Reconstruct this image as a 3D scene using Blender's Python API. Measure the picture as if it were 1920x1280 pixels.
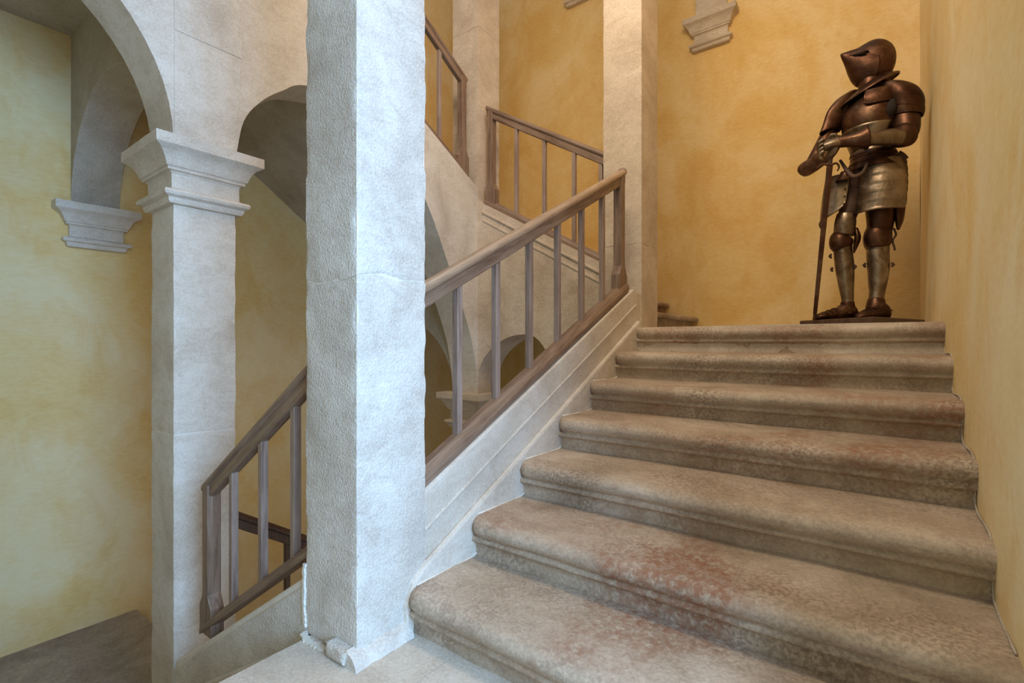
import bpy, bmesh, math, random
from mathutils import Vector, Matrix, noise
random.seed(7)
for o in list(bpy.data.objects): bpy.data.objects.remove(o)
SC = bpy.context.scene
COL = SC.collection
# ------------------------------------------------------------------ camera
EYE = 1.014; F = 928.0; CY = 643.0; YAW = math.radians(36.9)
cd = bpy.data.cameras.new('camera'); cam = bpy.data.objects.new('camera', cd); COL.objects.link(cam)
cam.location = (0, 0, EYE); cam.rotation_euler = (math.pi/2, 0, YAW)
cd.sensor_width = 36; cd.lens = 36*F/1920; cd.shift_y = (CY-640)/1920; cd.clip_start = .02
SC.camera = cam
# ------------------------------------------------------------------ world, lights, exposure
w = bpy.data.worlds.new('world'); SC.world = w; w.use_nodes = True
w.node_tree.nodes['Background'].inputs[0].default_value = (.95, .96, 1.0, 1)
w.node_tree.nodes['Background'].inputs[1].default_value = .50
def area(name, loc, tgt, size, power, col):
    l = bpy.data.lights.new(name, 'AREA'); l.shape = 'RECTANGLE'; l.size, l.size_y = size
    l.energy = power; l.color = col
    o = bpy.data.objects.new(name, l); COL.objects.link(o); o.location = loc
    o.rotation_euler = (Vector(tgt)-Vector(loc)).to_track_quat('-Z', 'Y').to_euler()
    return o
area('window_daylight', (2.3, .10, 1.8), (-1.6, 1.3, .6), (2.0, 1.8), 285, (.37, .65, 1.0))
area('upper_warm_fill', (-1.0, 1.3, 4.6), (-1.2, 4.9, 1.9), (1.4, 1.0), 92, (1.0, .80, .57))  # added area light over the well, standing in for warm light from upstairs
vs = SC.view_settings; vs.view_transform = 'Standard'; vs.look = 'None'; vs.gamma = 1; vs.use_curve_mapping = False
vs.exposure = -0.05

# ------------------------------------------------------------------ helpers
def ray(x):                    # ground direction of an image column, per unit depth
    r = (x-960)/F
    return (-math.sin(YAW)+r*math.cos(YAW), math.cos(YAW)+r*math.sin(YAW))
def onX(x, y, X):
    dx, dy = ray(x); d = X/dx
    return dy*d, EYE-(y-CY)/F*d
def onY(x, y, Y):
    dx, dy = ray(x); d = Y/dy
    return dx*d, EYE-(y-CY)/F*d
def nz(p, f, s=0.0): return noise.noise(Vector(p)*f+Vector((s, s*1.7, s*.6)))

def obj(name, bm, mat, parent=None, smooth=False, bevel=0, sharp=None):
    bmesh.ops.recalc_face_normals(bm, faces=bm.faces)
    me = bpy.data.meshes.new(name); bm.to_mesh(me); bm.free()
    o = bpy.data.objects.new(name, me); COL.objects.link(o)
    if mat: me.materials.append(mat)
    if smooth:
        for p in me.polygons: p.use_smooth = True
        if sharp: me.set_sharp_from_angle(angle=math.radians(sharp))
    if bevel:
        m = o.modifiers.new('bevel', 'BEVEL'); m.width = bevel; m.segments = 2; m.limit_method = 'ANGLE'
        m.angle_limit = math.radians(35)
    if parent: o.parent = parent; o.matrix_parent_inverse = parent.matrix_basis.inverted()
    return o
def thing(name, label, cat, loc=(0, 0, 0), group=None):
    o = bpy.data.objects.new(name, None); COL.objects.link(o); o.location = loc
    o['label'] = label; o['category'] = cat
    if group: o['group'] = group
    return o
def tag(o, label, cat, group=None):
    o['label'] = label; o['category'] = cat
    if group: o['group'] = group
    return o
def struct(name, bm, mat, parent=None, **k):
    o = obj(name, bm, mat, parent, **k)
    if parent is None: o['kind'] = 'structure'
    return o

def prism(poly, axis, lo, hi, bm=None):
    """polygon in the plane across `axis` (X: (y,z), Y: (x,z), Z: (x,y)) pulled from lo to hi"""
    bm = bm or bmesh.new()
    def P(a, b, c):
        return {'X': (c, a, b), 'Y': (a, c, b), 'Z': (a, b, c)}[axis]
    A = [bm.verts.new(P(a, b, lo)) for a, b in poly]; B = [bm.verts.new(P(a, b, hi)) for a, b in poly]
    n = len(poly)
    f1 = bm.faces.new(A); f2 = bm.faces.new(B[::-1])
    for i in range(n): bm.faces.new((A[i], B[i], B[(i+1) % n], A[(i+1) % n]))
    bmesh.ops.recalc_face_normals(bm, faces=bm.faces)
    if n > 4: bmesh.ops.triangulate(bm, faces=[f1, f2])
    return bm
def box(lo, hi, bm=None):
    return prism([(lo[0], lo[1]), (hi[0], lo[1]), (hi[0], hi[1]), (lo[0], hi[1])], 'Z', lo[2], hi[2], bm)
def cutgrid(bm, lo, hi, cell):
    for ax in range(3):
        n = max(1, int((hi[ax]-lo[ax])/cell))
        for i in range(1, n):
            co = [0, 0, 0]; co[ax] = lo[ax]+(hi[ax]-lo[ax])*i/n; no = [0, 0, 0]; no[ax] = 1
            bmesh.ops.bisect_plane(bm, geom=bm.verts[:]+bm.edges[:]+bm.faces[:], plane_co=co, plane_no=no)
def rough_block(lo, hi, cell=.03, amp=.004, chip=.008, seed=0, freq=14):
    bm = box(lo, hi); cutgrid(bm, lo, hi, cell)
    c = [(lo[i]+hi[i])/2 for i in range(3)]
    for v in bm.verts:
        p = v.co.copy(); on = [abs(p[i]-lo[i]) < 1e-5 or abs(p[i]-hi[i]) < 1e-5 for i in range(3)]
        d = nz(p, freq, seed)*.6+nz(p, freq*2.7, seed)*.4
        k = sum(on)
        for i in range(3):
            if on[i]:
                s = 1 if p[i] > c[i] else -1
                if i == 2: s *= .15
                v.co[i] += s*(d*amp - (.0 if k < 2 else chip*max(0, .35+nz(p, 9, seed+5)+.5*nz(p, 31, seed))))
    return bm
def arc_pts(pts, n=8):          # Catmull-Rom through 2-D or n-D points
    out = []
    P = [Vector(p) for p in pts]
    for i in range(len(P)-1):
        a = P[i-1] if i else P[0]*2-P[1]; b, c = P[i], P[i+1]; d = P[i+2] if i+2 < len(P) else P[-1]*2-P[-2]
        for j in range(n):
            t = j/n
            out.append(.5*((2*b)+(c-a)*t+(2*a-5*b+4*c-d)*t*t+(3*b-a-3*c+d)*t**3))
    out.append(P[-1])
    return [tuple(p) for p in out]

# ------------------------------------------------------------------ materials
def newmat(name):
    m = bpy.data.materials.new(name); m.use_nodes = True; nt = m.node_tree
    return m, nt, nt.nodes['Principled BSDF']
def N(nt, t, **k):
    n = nt.nodes.new(t)
    for a, b in k.items(): setattr(n, a, b)
    return n
def coords(nt, scale=(1, 1, 1)):
    g = N(nt, 'ShaderNodeNewGeometry'); mp = N(nt, 'ShaderNodeMapping'); mp.inputs['Scale'].default_value = scale
    nt.links.new(g.outputs['Position'], mp.inputs['Vector']); return mp.outputs[0]
def noi(nt, vec, scale, detail=5, rough=.6, dist=0):
    n = N(nt, 'ShaderNodeTexNoise'); n.inputs['Scale'].default_value = scale; n.inputs['Detail'].default_value = detail
    n.inputs['Roughness'].default_value = rough; n.inputs['Distortion'].default_value = dist
    nt.links.new(vec, n.inputs['Vector']); return n.outputs[0]
def ramp(nt, fac, stops):
    r = N(nt, 'ShaderNodeValToRGB'); e = r.color_ramp.elements
    while len(e) > 1: e.remove(e[-1])
    e[0].position = stops[0][0]; e[0].color = (*stops[0][1], 1)
    for p, c in stops[1:]:
        q = e.new(p); q.color = (*c, 1)
    nt.links.new(fac, r.inputs[0]); return r.outputs[0]
def mix(nt, f, a, b, mode='MIX'):
    m = N(nt, 'ShaderNodeMix', data_type='RGBA', blend_type=mode)
    if isinstance(f, float): m.inputs[0].default_value = f
    else: nt.links.new(f, m.inputs[0])
    for s, v in ((6, a), (7, b)):
        if isinstance(v, tuple): m.inputs[s].default_value = (*v, 1)
        else: nt.links.new(v, m.inputs[s])
    return m.outputs[2]
def bump(nt, bs, h, dist, strength=1.0, prev=None):
    b = N(nt, 'ShaderNodeBump'); b.inputs['Distance'].default_value = dist; b.inputs['Strength'].default_value = strength
    nt.links.new(h, b.inputs['Height'])
    if prev: nt.links.new(prev, b.inputs['Normal'])
    nt.links.new(b.outputs[0], bs.inputs['Normal']); return b.outputs[0]
def g(v): return (v, v, v)

def limewash(name, pale, mid, deep):
    m, nt, bs = newmat(name); c = coords(nt)
    a = noi(nt, c, .9, 7, .62, .8); col = ramp(nt, a, [(.28, deep), (.46, mid), (.62, pale), (.8, mid)])
    b = noi(nt, coords(nt, (1, 1, .6)), 3.2, 6, .6, 1.2)
    col = mix(nt, ramp(nt, b, [(.5, g(0)), (.72, g(.55))]), col, deep)
    b2 = noi(nt, coords(nt, (1, 1, .8)), 2.1, 6, .55, .6)
    col = mix(nt, ramp(nt, b2, [(.52, g(0)), (.75, g(.6))]), col, pale)
    s = noi(nt, coords(nt, (2.5, 2.5, 7)), 7, 4, .7)
    col = mix(nt, .16, col, ramp(nt, s, [(.3, g(.25)), (.7, g(.95))]), 'OVERLAY')
    nt.links.new(col, bs.inputs['Base Color']); bs.inputs['Roughness'].default_value = .85
    bs.inputs['Specular IOR Level'].default_value = .2
    p = bump(nt, bs, noi(nt, c, 5, 5, .55), .012, .6); bump(nt, bs, noi(nt, c, 60, 3, .6), .001, .6, p)
    return m
def stone(name, base, dark, light, rel=.002, rust=None, fine=70, coarse=9, pits=False, spec=.2, rough=.8):
    m, nt, bs = newmat(name); c = coords(nt)
    a = noi(nt, c, 2.3, 7, .65, .5); col = ramp(nt, a, [(.3, dark), (.5, base), (.7, light)])
    b = noi(nt, coords(nt, (1, 1, 2.2)), 8, 6, .7, 1.5)
    col = mix(nt, ramp(nt, b, [(.45, g(0)), (.7, g(.5))]), col, dark)
    f = noi(nt, c, fine*1.6, 3, .7)
    col = mix(nt, .3, col, ramp(nt, f, [(.3, g(.2)), (.7, g(.8))]), 'OVERLAY')
    if rust:
        d1 = noi(nt, coords(nt, (1, 1.6, 1)), 2.6, 5, .6, .3); d2 = noi(nt, c, 85, 3, .6)
        mk = N(nt, 'ShaderNodeMath', operation='MULTIPLY')
        nt.links.new(ramp(nt, d1, [(.42, g(.03)), (.66, g(.6))]), mk.inputs[0]); nt.links.new(ramp(nt, d2, [(.46, g(0)), (.56, g(1))]), mk.inputs[1])
        col = mix(nt, mk.outputs[0], col, (.16, .11, .075))
        r = noi(nt, c, 1.7, 6, .6, .4); r2 = noi(nt, c, 38, 4, .7)
        mk = N(nt, 'ShaderNodeMath', operation='MULTIPLY')
        nt.links.new(ramp(nt, r, [(.5, g(0)), (.66, g(.9))]), mk.inputs[0]); nt.links.new(ramp(nt, r2, [(.38, g(.1)), (.58, g(1))]), mk.inputs[1])
        col = mix(nt, mk.outputs[0], col, rust)
    nt.links.new(col, bs.inputs['Base Color']); bs.inputs['Roughness'].default_value = rough
    bs.inputs['Specular IOR Level'].default_value = spec
    p = bump(nt, bs, noi(nt, c, coarse, 6, .6), rel*2.5, .5)
    p = bump(nt, bs, noi(nt, c, fine, 5, .65), rel, .9, p)
    if pits:
        v = N(nt, 'ShaderNodeTexVoronoi'); v.inputs['Scale'].default_value = 120; nt.links.new(c, v.inputs['Vector'])
        bump(nt, bs, v.outputs[0], rel*1.5, .5, p)
    return m
def wood(name, axis, base, dark, light, rot=None):
    m, nt, bs = newmat(name)
    sc = {'X': (2, 30, 30), 'Y': (30, 2, 30), 'Z': (30, 30, 2)}[axis]
    vec = coords(nt, sc)
    if rot:
        gg = coords(nt); m1 = N(nt, 'ShaderNodeMapping'); m1.inputs['Rotation'].default_value = rot; nt.links.new(gg, m1.inputs['Vector'])
        m2 = N(nt, 'ShaderNodeMapping'); m2.inputs['Scale'].default_value = sc; nt.links.new(m1.outputs[0], m2.inputs['Vector']); vec = m2.outputs[0]
    n = noi(nt, vec, 1.6, 8, .7, .6); col = ramp(nt, n, [(.3, dark), (.5, base), (.72, light)])
    n2 = noi(nt, coords(nt), 4, 4, .6); col = mix(nt, ramp(nt, n2, [(.4, g(0)), (.7, g(.45))]), col, light)
    nt.links.new(col, bs.inputs['Base Color']); bs.inputs['Roughness'].default_value = .48
    bump(nt, bs, n, .0015, .7); return m

M = {}
M['ochre'] = limewash('ochre_limewash', (.80, .60, .31), (.74, .50, .20), (.66, .385, .11))
M['ochre_pale'] = limewash('pale_limewash', (.84, .70, .43), (.80, .60, .29), (.74, .46, .14))
M['stone'] = stone('pale_limestone', (.66, .60, .53), (.50, .43, .36), (.74, .70, .65), .0015)
M['warm'] = stone('warm_limestone', (.60, .50, .40), (.43, .34, .26), (.70, .60, .50), .0012)
M['rough'] = stone('bush_hammered_limestone', (.64, .60, .55), (.47, .41, .36), (.76, .73, .69), .0026, pits=True, fine=80)
M['step'] = stone('worn_step_stone', (.47, .38, .295), (.32, .245, .18), (.60, .51, .425), .0022, rust=(.27, .12, .065), fine=60, spec=.35, rough=.62)
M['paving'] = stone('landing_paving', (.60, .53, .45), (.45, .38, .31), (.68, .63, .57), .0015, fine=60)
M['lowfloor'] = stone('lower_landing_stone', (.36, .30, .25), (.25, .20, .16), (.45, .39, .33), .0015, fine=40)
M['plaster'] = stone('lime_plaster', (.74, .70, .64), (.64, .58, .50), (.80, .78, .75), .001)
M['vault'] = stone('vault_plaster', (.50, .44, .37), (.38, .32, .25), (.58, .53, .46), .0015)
for ax in 'XYZ':
    M['oak'+ax] = wood('aged_oak_'+ax.lower(), ax, (.20, .125, .085), (.085, .048, .03), (.33, .235, .175))
M['oakpale'] = wood('lit_oak', 'Z', (.27, .19, .155), (.13, .08, .06), (.40, .31, .27))  # baluster oak, lightened: light on the front faces is put into the colour
OAK = ((.20, .125, .085), (.085, .048, .03), (.33, .235, .175)); OAKL = ((.33, .225, .15), (.18, .11, .07), (.46, .34, .24))
M['railA'] = wood('oak_near_rail', 'Y', *OAK, (-.46, 0, 0)); M['gripA'] = wood('oak_near_handrail', 'Y', *OAKL, (-.46, 0, 0))
M['railC'] = wood('oak_upper_rail', 'Y', *OAK, (.48, 0, 0)); M['railB'] = wood('oak_far_rail', 'X', *OAK, (0, -.495, 0)); M['railD'] = wood('oak_left_rail', 'X', *OAK, (0, .576, 0))
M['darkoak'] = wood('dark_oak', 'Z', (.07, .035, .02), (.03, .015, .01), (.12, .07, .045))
def iron(name, a, b, c_, rough, metal=.9):
    m, nt, bs = newmat(name); c = coords(nt)
    n = noi(nt, c, 6, 7, .65, .6); col = ramp(nt, n, [(.36, a), (.52, b), (.68, c_)])
    nt.links.new(col, bs.inputs['Base Color']); bs.inputs['Metallic'].default_value = metal
    r = noi(nt, c, 14, 5, .7); rr = ramp(nt, r, [(.3, g(rough-.1)), (.7, g(rough+.15))]); nt.links.new(rr, bs.inputs['Roughness'])
    p = bump(nt, bs, noi(nt, c, 22, 5, .6), .004, .5); bump(nt, bs, noi(nt, c, 120, 3, .6), .0006, .5, p); return m
M['iron'] = iron('russet_iron', (.055, .024, .014), (.10, .048, .028), (.19, .115, .07), .40)
M['steel'] = iron('worn_steel', (.11, .07, .045), (.25, .19, .13), (.46, .38, .29), .36)
M['leather'] = iron('dark_leather', (.03, .013, .007), (.06, .025, .014), (.10, .045, .025), .6, 0)
M['dark'] = iron('dark_gap', (.012, .008, .006), (.02, .012, .009), (.03, .02, .015), .8, 0)
M['brass'] = iron('pale_rivets', (.4, .3, .2), (.5, .4, .28), (.6, .5, .36), .4)

# ------------------------------------------------------------------ layout (metres; origin on the landing below the camera)
XR = .237; XW = -4.75; YB = 5.20
PX = (-1.62, -1.33); QX = (-3.115, -2.815); NY = (.954, 1.249); SY = (3.255, 3.555)
RISE = .16; RUN = .33
TOP = 1.12; NW = 2.20; LOW = -1.10
SPR = 1.003+EYE; SPL = -.439+EYE      # springing heights of the two arch levels
CEIL = 2.24+EYE

# walls ------------------------------------------------------------
def wallgrid(lo, hi, cell, amp, ax, side):
    bm = box(lo, hi); cutgrid(bm, lo, hi, cell)
    for v in bm.verts:
        if abs(v.co[ax]-(hi[ax] if side > 0 else lo[ax])) < 1e-4: v.co[ax] += nz(v.co, 1.1)*amp+nz(v.co, 3.5)*amp*.4
    return bm
struct('wall_right', wallgrid((XR, 1.05, -.2), (XR+.3, YB+.3, 7), .16, .008, 0, -1), M['ochre_pale'], smooth=True, sharp=40)
struct('wall_back', wallgrid((XW-.3, YB, -5), (XR, YB+.3, 7), .2, .008, 1, -1), M['ochre'], smooth=True, sharp=40)
struct('wall_left', wallgrid((XW-.3, -1.6, -5), (XW, YB, 7), .2, .008, 0, 1), M['ochre_pale'], smooth=True, sharp=40)

struct('wall_front', box((XW-.3, -1.9, -5), (XR+.3, -1.6, 5.2)), M['ochre_pale'])

# floors -----------------------------------------------------------
LE = -1.585                               # edge of the camera's landing
fl = struct('floor', box((LE+.02, -1.6, -.30), (XR+.3, 1.175, -.02)), M['paving'])
slabs = [((LE, -1.6), (-1.10, .55)), ((LE, .56), (-1.12, 1.0)), ((-1.11, .56), (-.62, 1.18)), ((-.61, .35), (.0, 1.18)),
         ((-1.09, -.6), (-.62, .55)), ((-.61, -.6), (.0, .34)), ((.01, .2), (XR, 1.18)), ((.01, -.6), (XR, .19)), ((-1.34, 1.0), (-1.12, 1.18))]
for i, (a, b) in enumerate(slabs):
    obj('paving_stone', rough_block((a[0]-.0045, a[1]-.0045, -.05), (b[0]+.0045, b[1]+.0045, 0), .045, .0015, .001, i, 6), M['paving'], fl, smooth=True, sharp=50)
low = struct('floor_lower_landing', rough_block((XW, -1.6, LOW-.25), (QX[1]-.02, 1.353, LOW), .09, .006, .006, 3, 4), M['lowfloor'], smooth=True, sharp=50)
struct('floor_top_landing', box((-1.62, 3.16, TOP-.25), (XR, YB, TOP-.001)), M['paving'])
struct('floor_upper_landing', box((XW, SY[0], NW-.25), (QX[1]-.3, YB, NW)), M['paving'])
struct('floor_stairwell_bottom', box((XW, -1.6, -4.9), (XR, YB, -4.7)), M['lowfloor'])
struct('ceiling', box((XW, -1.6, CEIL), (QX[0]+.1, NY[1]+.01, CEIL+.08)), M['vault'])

# ------------------------------------------------------------------ pillars
def pillar(label, xs, ys, joints, z0, z1, mat, amp, chip, cell, seed, jz=.004, wav=.006):
    t = thing('pillar', label, 'pillar', ((xs[0]+xs[1])/2, (ys[0]+ys[1])/2, z0))
    obj('mortar_core', box((xs[0]+.0035, ys[0]+.0035, z0), (xs[1]-.0035, ys[1]-.0035, z1)), M['plaster'], t)
    zs = [z0]+joints+[z1]
    for i in range(len(zs)-1):
        bm = rough_block((xs[0], ys[0], zs[i]+(jz if i else 0)), (xs[1], ys[1], zs[i+1]-jz), cell, amp, chip, seed+i, 16)
        for v in bm.verts:
            for jj in joints:
                d_ = abs(v.co.z-jj)
                if d_ < .05: v.co.z += wav*nz((v.co.x, v.co.y, jj), 7, seed)*(1-d_/.05)
        obj('stone_block', bm, mat, t, smooth=True, sharp=45)
    return t
p1 = pillar('large pale rough-hewn stone pillar nearest the camera at the foot of the stairs', PX, NY, [.212+EYE], 0, 5.5, M['rough'], .0016, .0055, .018, 11, .0022, .03)
p4 = pillar('stone pillar with moulded capital left of the nearest pillar', QX, NY, [-.46+EYE], -1.10, SPR-.30, M['stone'], .002, .004, .03, 21)
p2 = pillar('plain square stone pillar at the head of the stairs', PX, SY, [.69+EYE, 2.5+EYE], -4.7, 6.8, M['warm'], .002, .003, .06, 31, .002)
p3 = pillar('plain square stone pillar behind the railings in the middle of the stairwell', QX, SY, [-.75+EYE, 2.75+EYE], -4.7, 6.8, M['warm'], .002, .003, .06, 41, .0015)
# rebuild of the pillar's upper shaft comes with the spandrel wall (below)

CAP = [(.0, -.315), (.022, -.312), (.03, -.30), (.03, -.285), (.05, -.275), (.055, -.262), (.05, -.25), (.02, -.243), (.012, -.235),
       (.012, -.165), (.02, -.155), (.034, -.152), (.034, -.138), (.042, -.134), (.05, -.11), (.062, -.085), (.078, -.066), (.098, -.055), (.104, -.05), (.104, 0), (.0, 0)]
def ringloft(xs, ys, ztop, prof, sides='xXyY'):
    bm = bmesh.new(); rings = []
    sub = 7
    for e, z in prof:
        x0 = xs[0]-(e if 'x' in sides else 0); x1 = xs[1]+(e if 'X' in sides else 0)
        y0 = ys[0]-(e if 'y' in sides else 0); y1 = ys[1]+(e if 'Y' in sides else 0)
        cs = [(x0, y0), (x1, y0), (x1, y1), (x0, y1)]; r = []
        for i in range(4):
            a, b = cs[i], cs[(i+1) % 4]
            for j in range(sub):
                t = j/sub; p = Vector((a[0]+(b[0]-a[0])*t, a[1]+(b[1]-a[1])*t, ztop+z))
                q = nz(p, 25)*.0018
                r.append(bm.verts.new((p.x+q, p.y+q, p.z+nz(p, 17, 3)*.0018)))
        rings.append(r)
    n = sub*4
    for A, B in zip(rings, rings[1:]):
        for i in range(n): bm.faces.new((A[i], A[(i+1) % n], B[(i+1) % n], B[i]))
    bm.faces.new(rings[0][::-1]); bm.faces.new(rings[-1])
    return bm
obj('capital', ringloft(QX, NY, SPR, CAP), M['stone'], p4, smooth=True, sharp=35)
obj('capital', ringloft(QX, SY, SPL, CAP), M['warm'], p3, smooth=True, sharp=35)
obj('stone_block', box((QX[0]+.001, NY[0]+.001, CEIL-.1), (QX[1]-.001, NY[1]-.001, 5.5)), M['stone'], p4)

# wall corbels
def corbel(label, xs, ys, ztop, sides, mat, shaft=None):
    c = obj('corbel', ringloft(xs, ys, ztop, CAP, sides), mat, None, smooth=True, sharp=35)
    return tag(c, label, 'corbel')
corbel('moulded stone corbel on the left wall under the vault', (XW-.01, XW+.02), NY, SPR+.01, 'XyY', M['stone'])
zc = EYE+3.29
c2 = thing('corbel', 'moulded stone corbel high on the ochre back wall right of the pillar', 'corbel', (-1.4, YB, zc))
xa, _ = onY(1303, 20, YB-.05); xb, _ = onY(1362, 20, YB-.05)
_, zc = onY(1285, 40, YB-.1)
obj('capital', ringloft((xa, xb), (YB-.03, YB+.01), zc, CAP, 'xXy'), M['warm'], c2, smooth=True, sharp=35)
obj('shaft', box((xa, YB-.03, zc), (xb, YB+.005, 6.8)), M['warm'], c2, bevel=.004)
xd, zd = onY(1063, 14, YB-.05); 
c3 = corbel('stone corbel of which only the foot shows at the top edge of the picture', (xd+.02, xd+.33), (YB-.03, YB+.01), zd+.315, 'xXy', M['warm'])

# ------------------------------------------------------------------ spandrel walls
# plane X = QX: arch over the lower landing, shaft, rampant arch under the upper flight
yT, zT = onX(805, 240, QX[1]); yU, zU = onX(895, 352, QX[1]); sl = (zU-zT)/(yU-yT)
left_arch = [(NY[0]-.90+.90*math.cos(a), SPR+.90*math.sin(a)) for a in [math.radians(v) for v in range(180, -1, -6)]]
ctrl = [onX(839, 700, QX[0])]
ctrl = [(NY[1], SPR), (1.292, 1.22+EYE)]+[onX(490, 190, QX[1]), onX(530, 170, QX[1]), onX(572, 160, QX[1])] + \
       [(2.02, 1.63+EYE), (2.32, 1.52+EYE), onX(802, 385, QX[1]), onX(842, 500, QX[1]), (3.14, .12+EYE), (3.225, -.19+EYE), (SY[0], SPL)]
ramp_arch = arc_pts(ctrl, 6)
poly = [(-1.6, SPR)] + left_arch + ramp_arch + [(SY[0], zT+sl*(SY[0]-yT)), (NY[1], zT+sl*(NY[1]-yT)), (NY[1], 4.4), (-1.6, 4.4)]
s1 = obj('arched_wall', prism(poly, 'X', QX[0]+.002, QX[1]), M['stone'], None, bevel=.006)
tag(s1, 'pale stone spandrel wall with two arches above the capital of the left pillar', 'arch')
zt0 = 4.3
ya_, yb_ = onX(443, 280, QX[1])[0], onX(460, 0, QX[1])[0]
for z0_, z1_ in ((SPR, SPR+.55), (SPR+.5515, SPR+1.15), (SPR+1.1515, 4.3)):
    k0 = (z0_-SPR)/.95; k1 = (z1_-SPR)/.95
    obj('stone_block', prism([(NY[0]+.003, z0_), (ya_+(yb_-ya_)*k0, z0_), (ya_+(yb_-ya_)*k1, z1_), (NY[0]+.003, z1_)], 'X', QX[0]+.02, QX[1]+.005), M['stone'], s1, bevel=.003)
# plane Y = SY between the two far pillars: string wall of the rising flight with an arch beneath
xa_, za_ = onY(905, 381, SY[0]); xb_, zb_ = onY(1128, 493, SY[0]); sb = (zb_-za_)/(xb_-xa_)
actrl = [(QX[1], SPL), (QX[1]+.015, -.24+EYE)]+[onY(x, y, SY[0]) for x, y in ((911, 666), (937, 641), (968, 628), (1003, 632))] + \
        [(-2.07, -.12+EYE), (-1.85, -.48+EYE), (-1.70, -.96+EYE), (PX[0], -1.7+EYE)]
aar = arc_pts(actrl, 6)
poly = aar+[(PX[0], zb_+sb*(PX[0]-xb_)), (QX[1], za_+sb*(QX[1]-xa_))]
s2 = obj('arched_wall', prism(poly, 'Y', SY[0], SY[1]), M['warm'], None, bevel=.006)
tag(s2, 'stone side wall of the far flight with a small arch beneath it', 'arch')
for dz, pr in ((-.085, .012), (-.155, .006)):
    q = [(QX[1]+.05, za_+sb*(QX[1]+.05-xa_)+dz), (PX[0], zb_+sb*(PX[0]-xb_)+dz)]
    obj('moulding', prism([q[0], q[1], (q[1][0], q[1][1]+.022), (q[0][0], q[0][1]+.022)], 'Y', SY[0]-pr, SY[0]+.01), M['warm'], s2, bevel=.004)
# transverse arches to the left wall
def cross_arch(label, ys, zs, ztop_l, ztop_r):
    xm = (XW+QX[0])/2; a = (QX[0]-XW)/2
    pts = [(xm+a*math.cos(t), zs+.70*math.sin(t)) for t in [math.radians(v) for v in range(180, -1, -5)]]
    p = pts+[(QX[0], ztop_r), (XW, ztop_l)]
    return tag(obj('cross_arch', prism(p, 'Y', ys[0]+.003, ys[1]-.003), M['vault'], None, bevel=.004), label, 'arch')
cross_arch('grey-brown plastered arch from the wall corbel to the left pillar', NY, SPR+.011, CEIL, CEIL)
cross_arch('plastered arch seen low behind the first balusters', SY, SPL, NW-.25, NW-.25)

# ------------------------------------------------------------------ flights
PROF = [(.40, 0), (.20, 0), (.10, .0), (.055, -.001), (.030, -.004), (.012, -.012), (.002, -.026), (.0, -.040), (.005, -.055), (.014, -.066), (.026, -.072),
        (.027, -.077), (.022, -.083), (.021, -.092), (.026, -.099), (.041, -.102), (.045, -.108), (.046, -.135), (.046, -.162)]
def step_mesh(x0, x1, y, z, seed, back=.40):
    bm = bmesh.new(); n = 60; rows = []
    for i in range(n+1):
        t = i/n; x = x0+(x1-x0)*t; row = []
        wear = .009*math.exp(-((t-.55)/.28)**2)
        endl = max(0, 1-(x-x0)/.05)**2
        for a, b in PROF:
            if a == .40: a = back
            p = Vector((x, y+a, z+b))
            wz = wear*max(0, 1-a/.28) if b > -.03 else wear*.3
            d = nz(p, 7, seed)*.004+nz(p, 23, seed)*.0018
            yy = y+a+d*(1 if b < -.002 else .2)+(endl*.03 if b > -.075 and a < .2 else 0)*(1-a/.2 if a < .2 else 0)
            row.append(bm.verts.new((x, yy, z+b-wz+(nz(p, 4, seed+2)*.0035 if b > -.08 else 0))))
        row.append(bm.verts.new((x, y+back, z-.162)))
        rows.append(row)
    m = len(rows[0])
    for A, B in zip(rows, rows[1:]):
        for j in range(m): bm.faces.new((A[j], B[j], B[(j+1) % m], A[(j+1) % m]))
    bm.faces.new(rows[0][::-1]); bm.faces.new(rows[-1])
    return bm
fa = thing('staircase', 'broad flight of seven worn stone steps climbing to the suit of armour', 'stairs', (-.5, 1.2, 0))
SLX = -1.30
for k in range(7):
    obj('step', step_mesh(-1.32, XR+.003, 1.135+RUN*k, RISE*(k+1), k*3.1), M['step'] if k < 7 else M['step'], fa, smooth=True, sharp=55)
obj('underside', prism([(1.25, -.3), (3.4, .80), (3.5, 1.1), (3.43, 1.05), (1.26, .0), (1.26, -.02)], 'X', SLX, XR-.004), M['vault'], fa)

# string wall of the near flight
yS0, zS0 = onX(800, 916, -1.33); yS1, zS1 = onX(1180, 549, -1.33); ss = (zS1-zS0)/(yS1-yS0)
def sz(y, d=0): return zS0+ss*(y-yS0)+d
ym = onX(799, 991, -1.33); ym2 = onX(1195, 569, -1.33); sm = (ym2[1]-ym[1])/(ym2[0]-ym[0])
def mz(y, d=0): return ym[1]+sm*(y-ym[0])+d
def nl(y, d=0): return RISE+(y-1.135)*RISE/RUN+d
st = thing('string_wall', 'pale stone side wall beneath the handrail of the near flight', 'wall', (-1.45, 2.3, 0))
Y0, Y1 = 1.245, 3.30
obj('wall_core', prism([(Y0, -.3), (Y1, .7), (Y1, sz(3.11)-.03), (3.13, sz(3.11)), (Y0, sz(Y0))], 'X', -1.435, -1.338), M['stone'], st, bevel=.008)
obj('upper_band', prism([(Y0, mz(Y0)), (3.19, mz(3.19)), (3.19, sz(3.07)), (3.12, sz(3.12, -.004)), (Y0, sz(Y0, -.004))], 'X', -1.40, -1.3305), M['stone'], st, bevel=.007)
obj('moulding', prism([(Y0, mz(Y0, -.012)), (3.17, mz(3.17, -.012)), (3.17, mz(3.17, .010)), (Y0, mz(Y0, .010))], 'X', -1.37, -1.327), M['stone'], st, bevel=.008)
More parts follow.
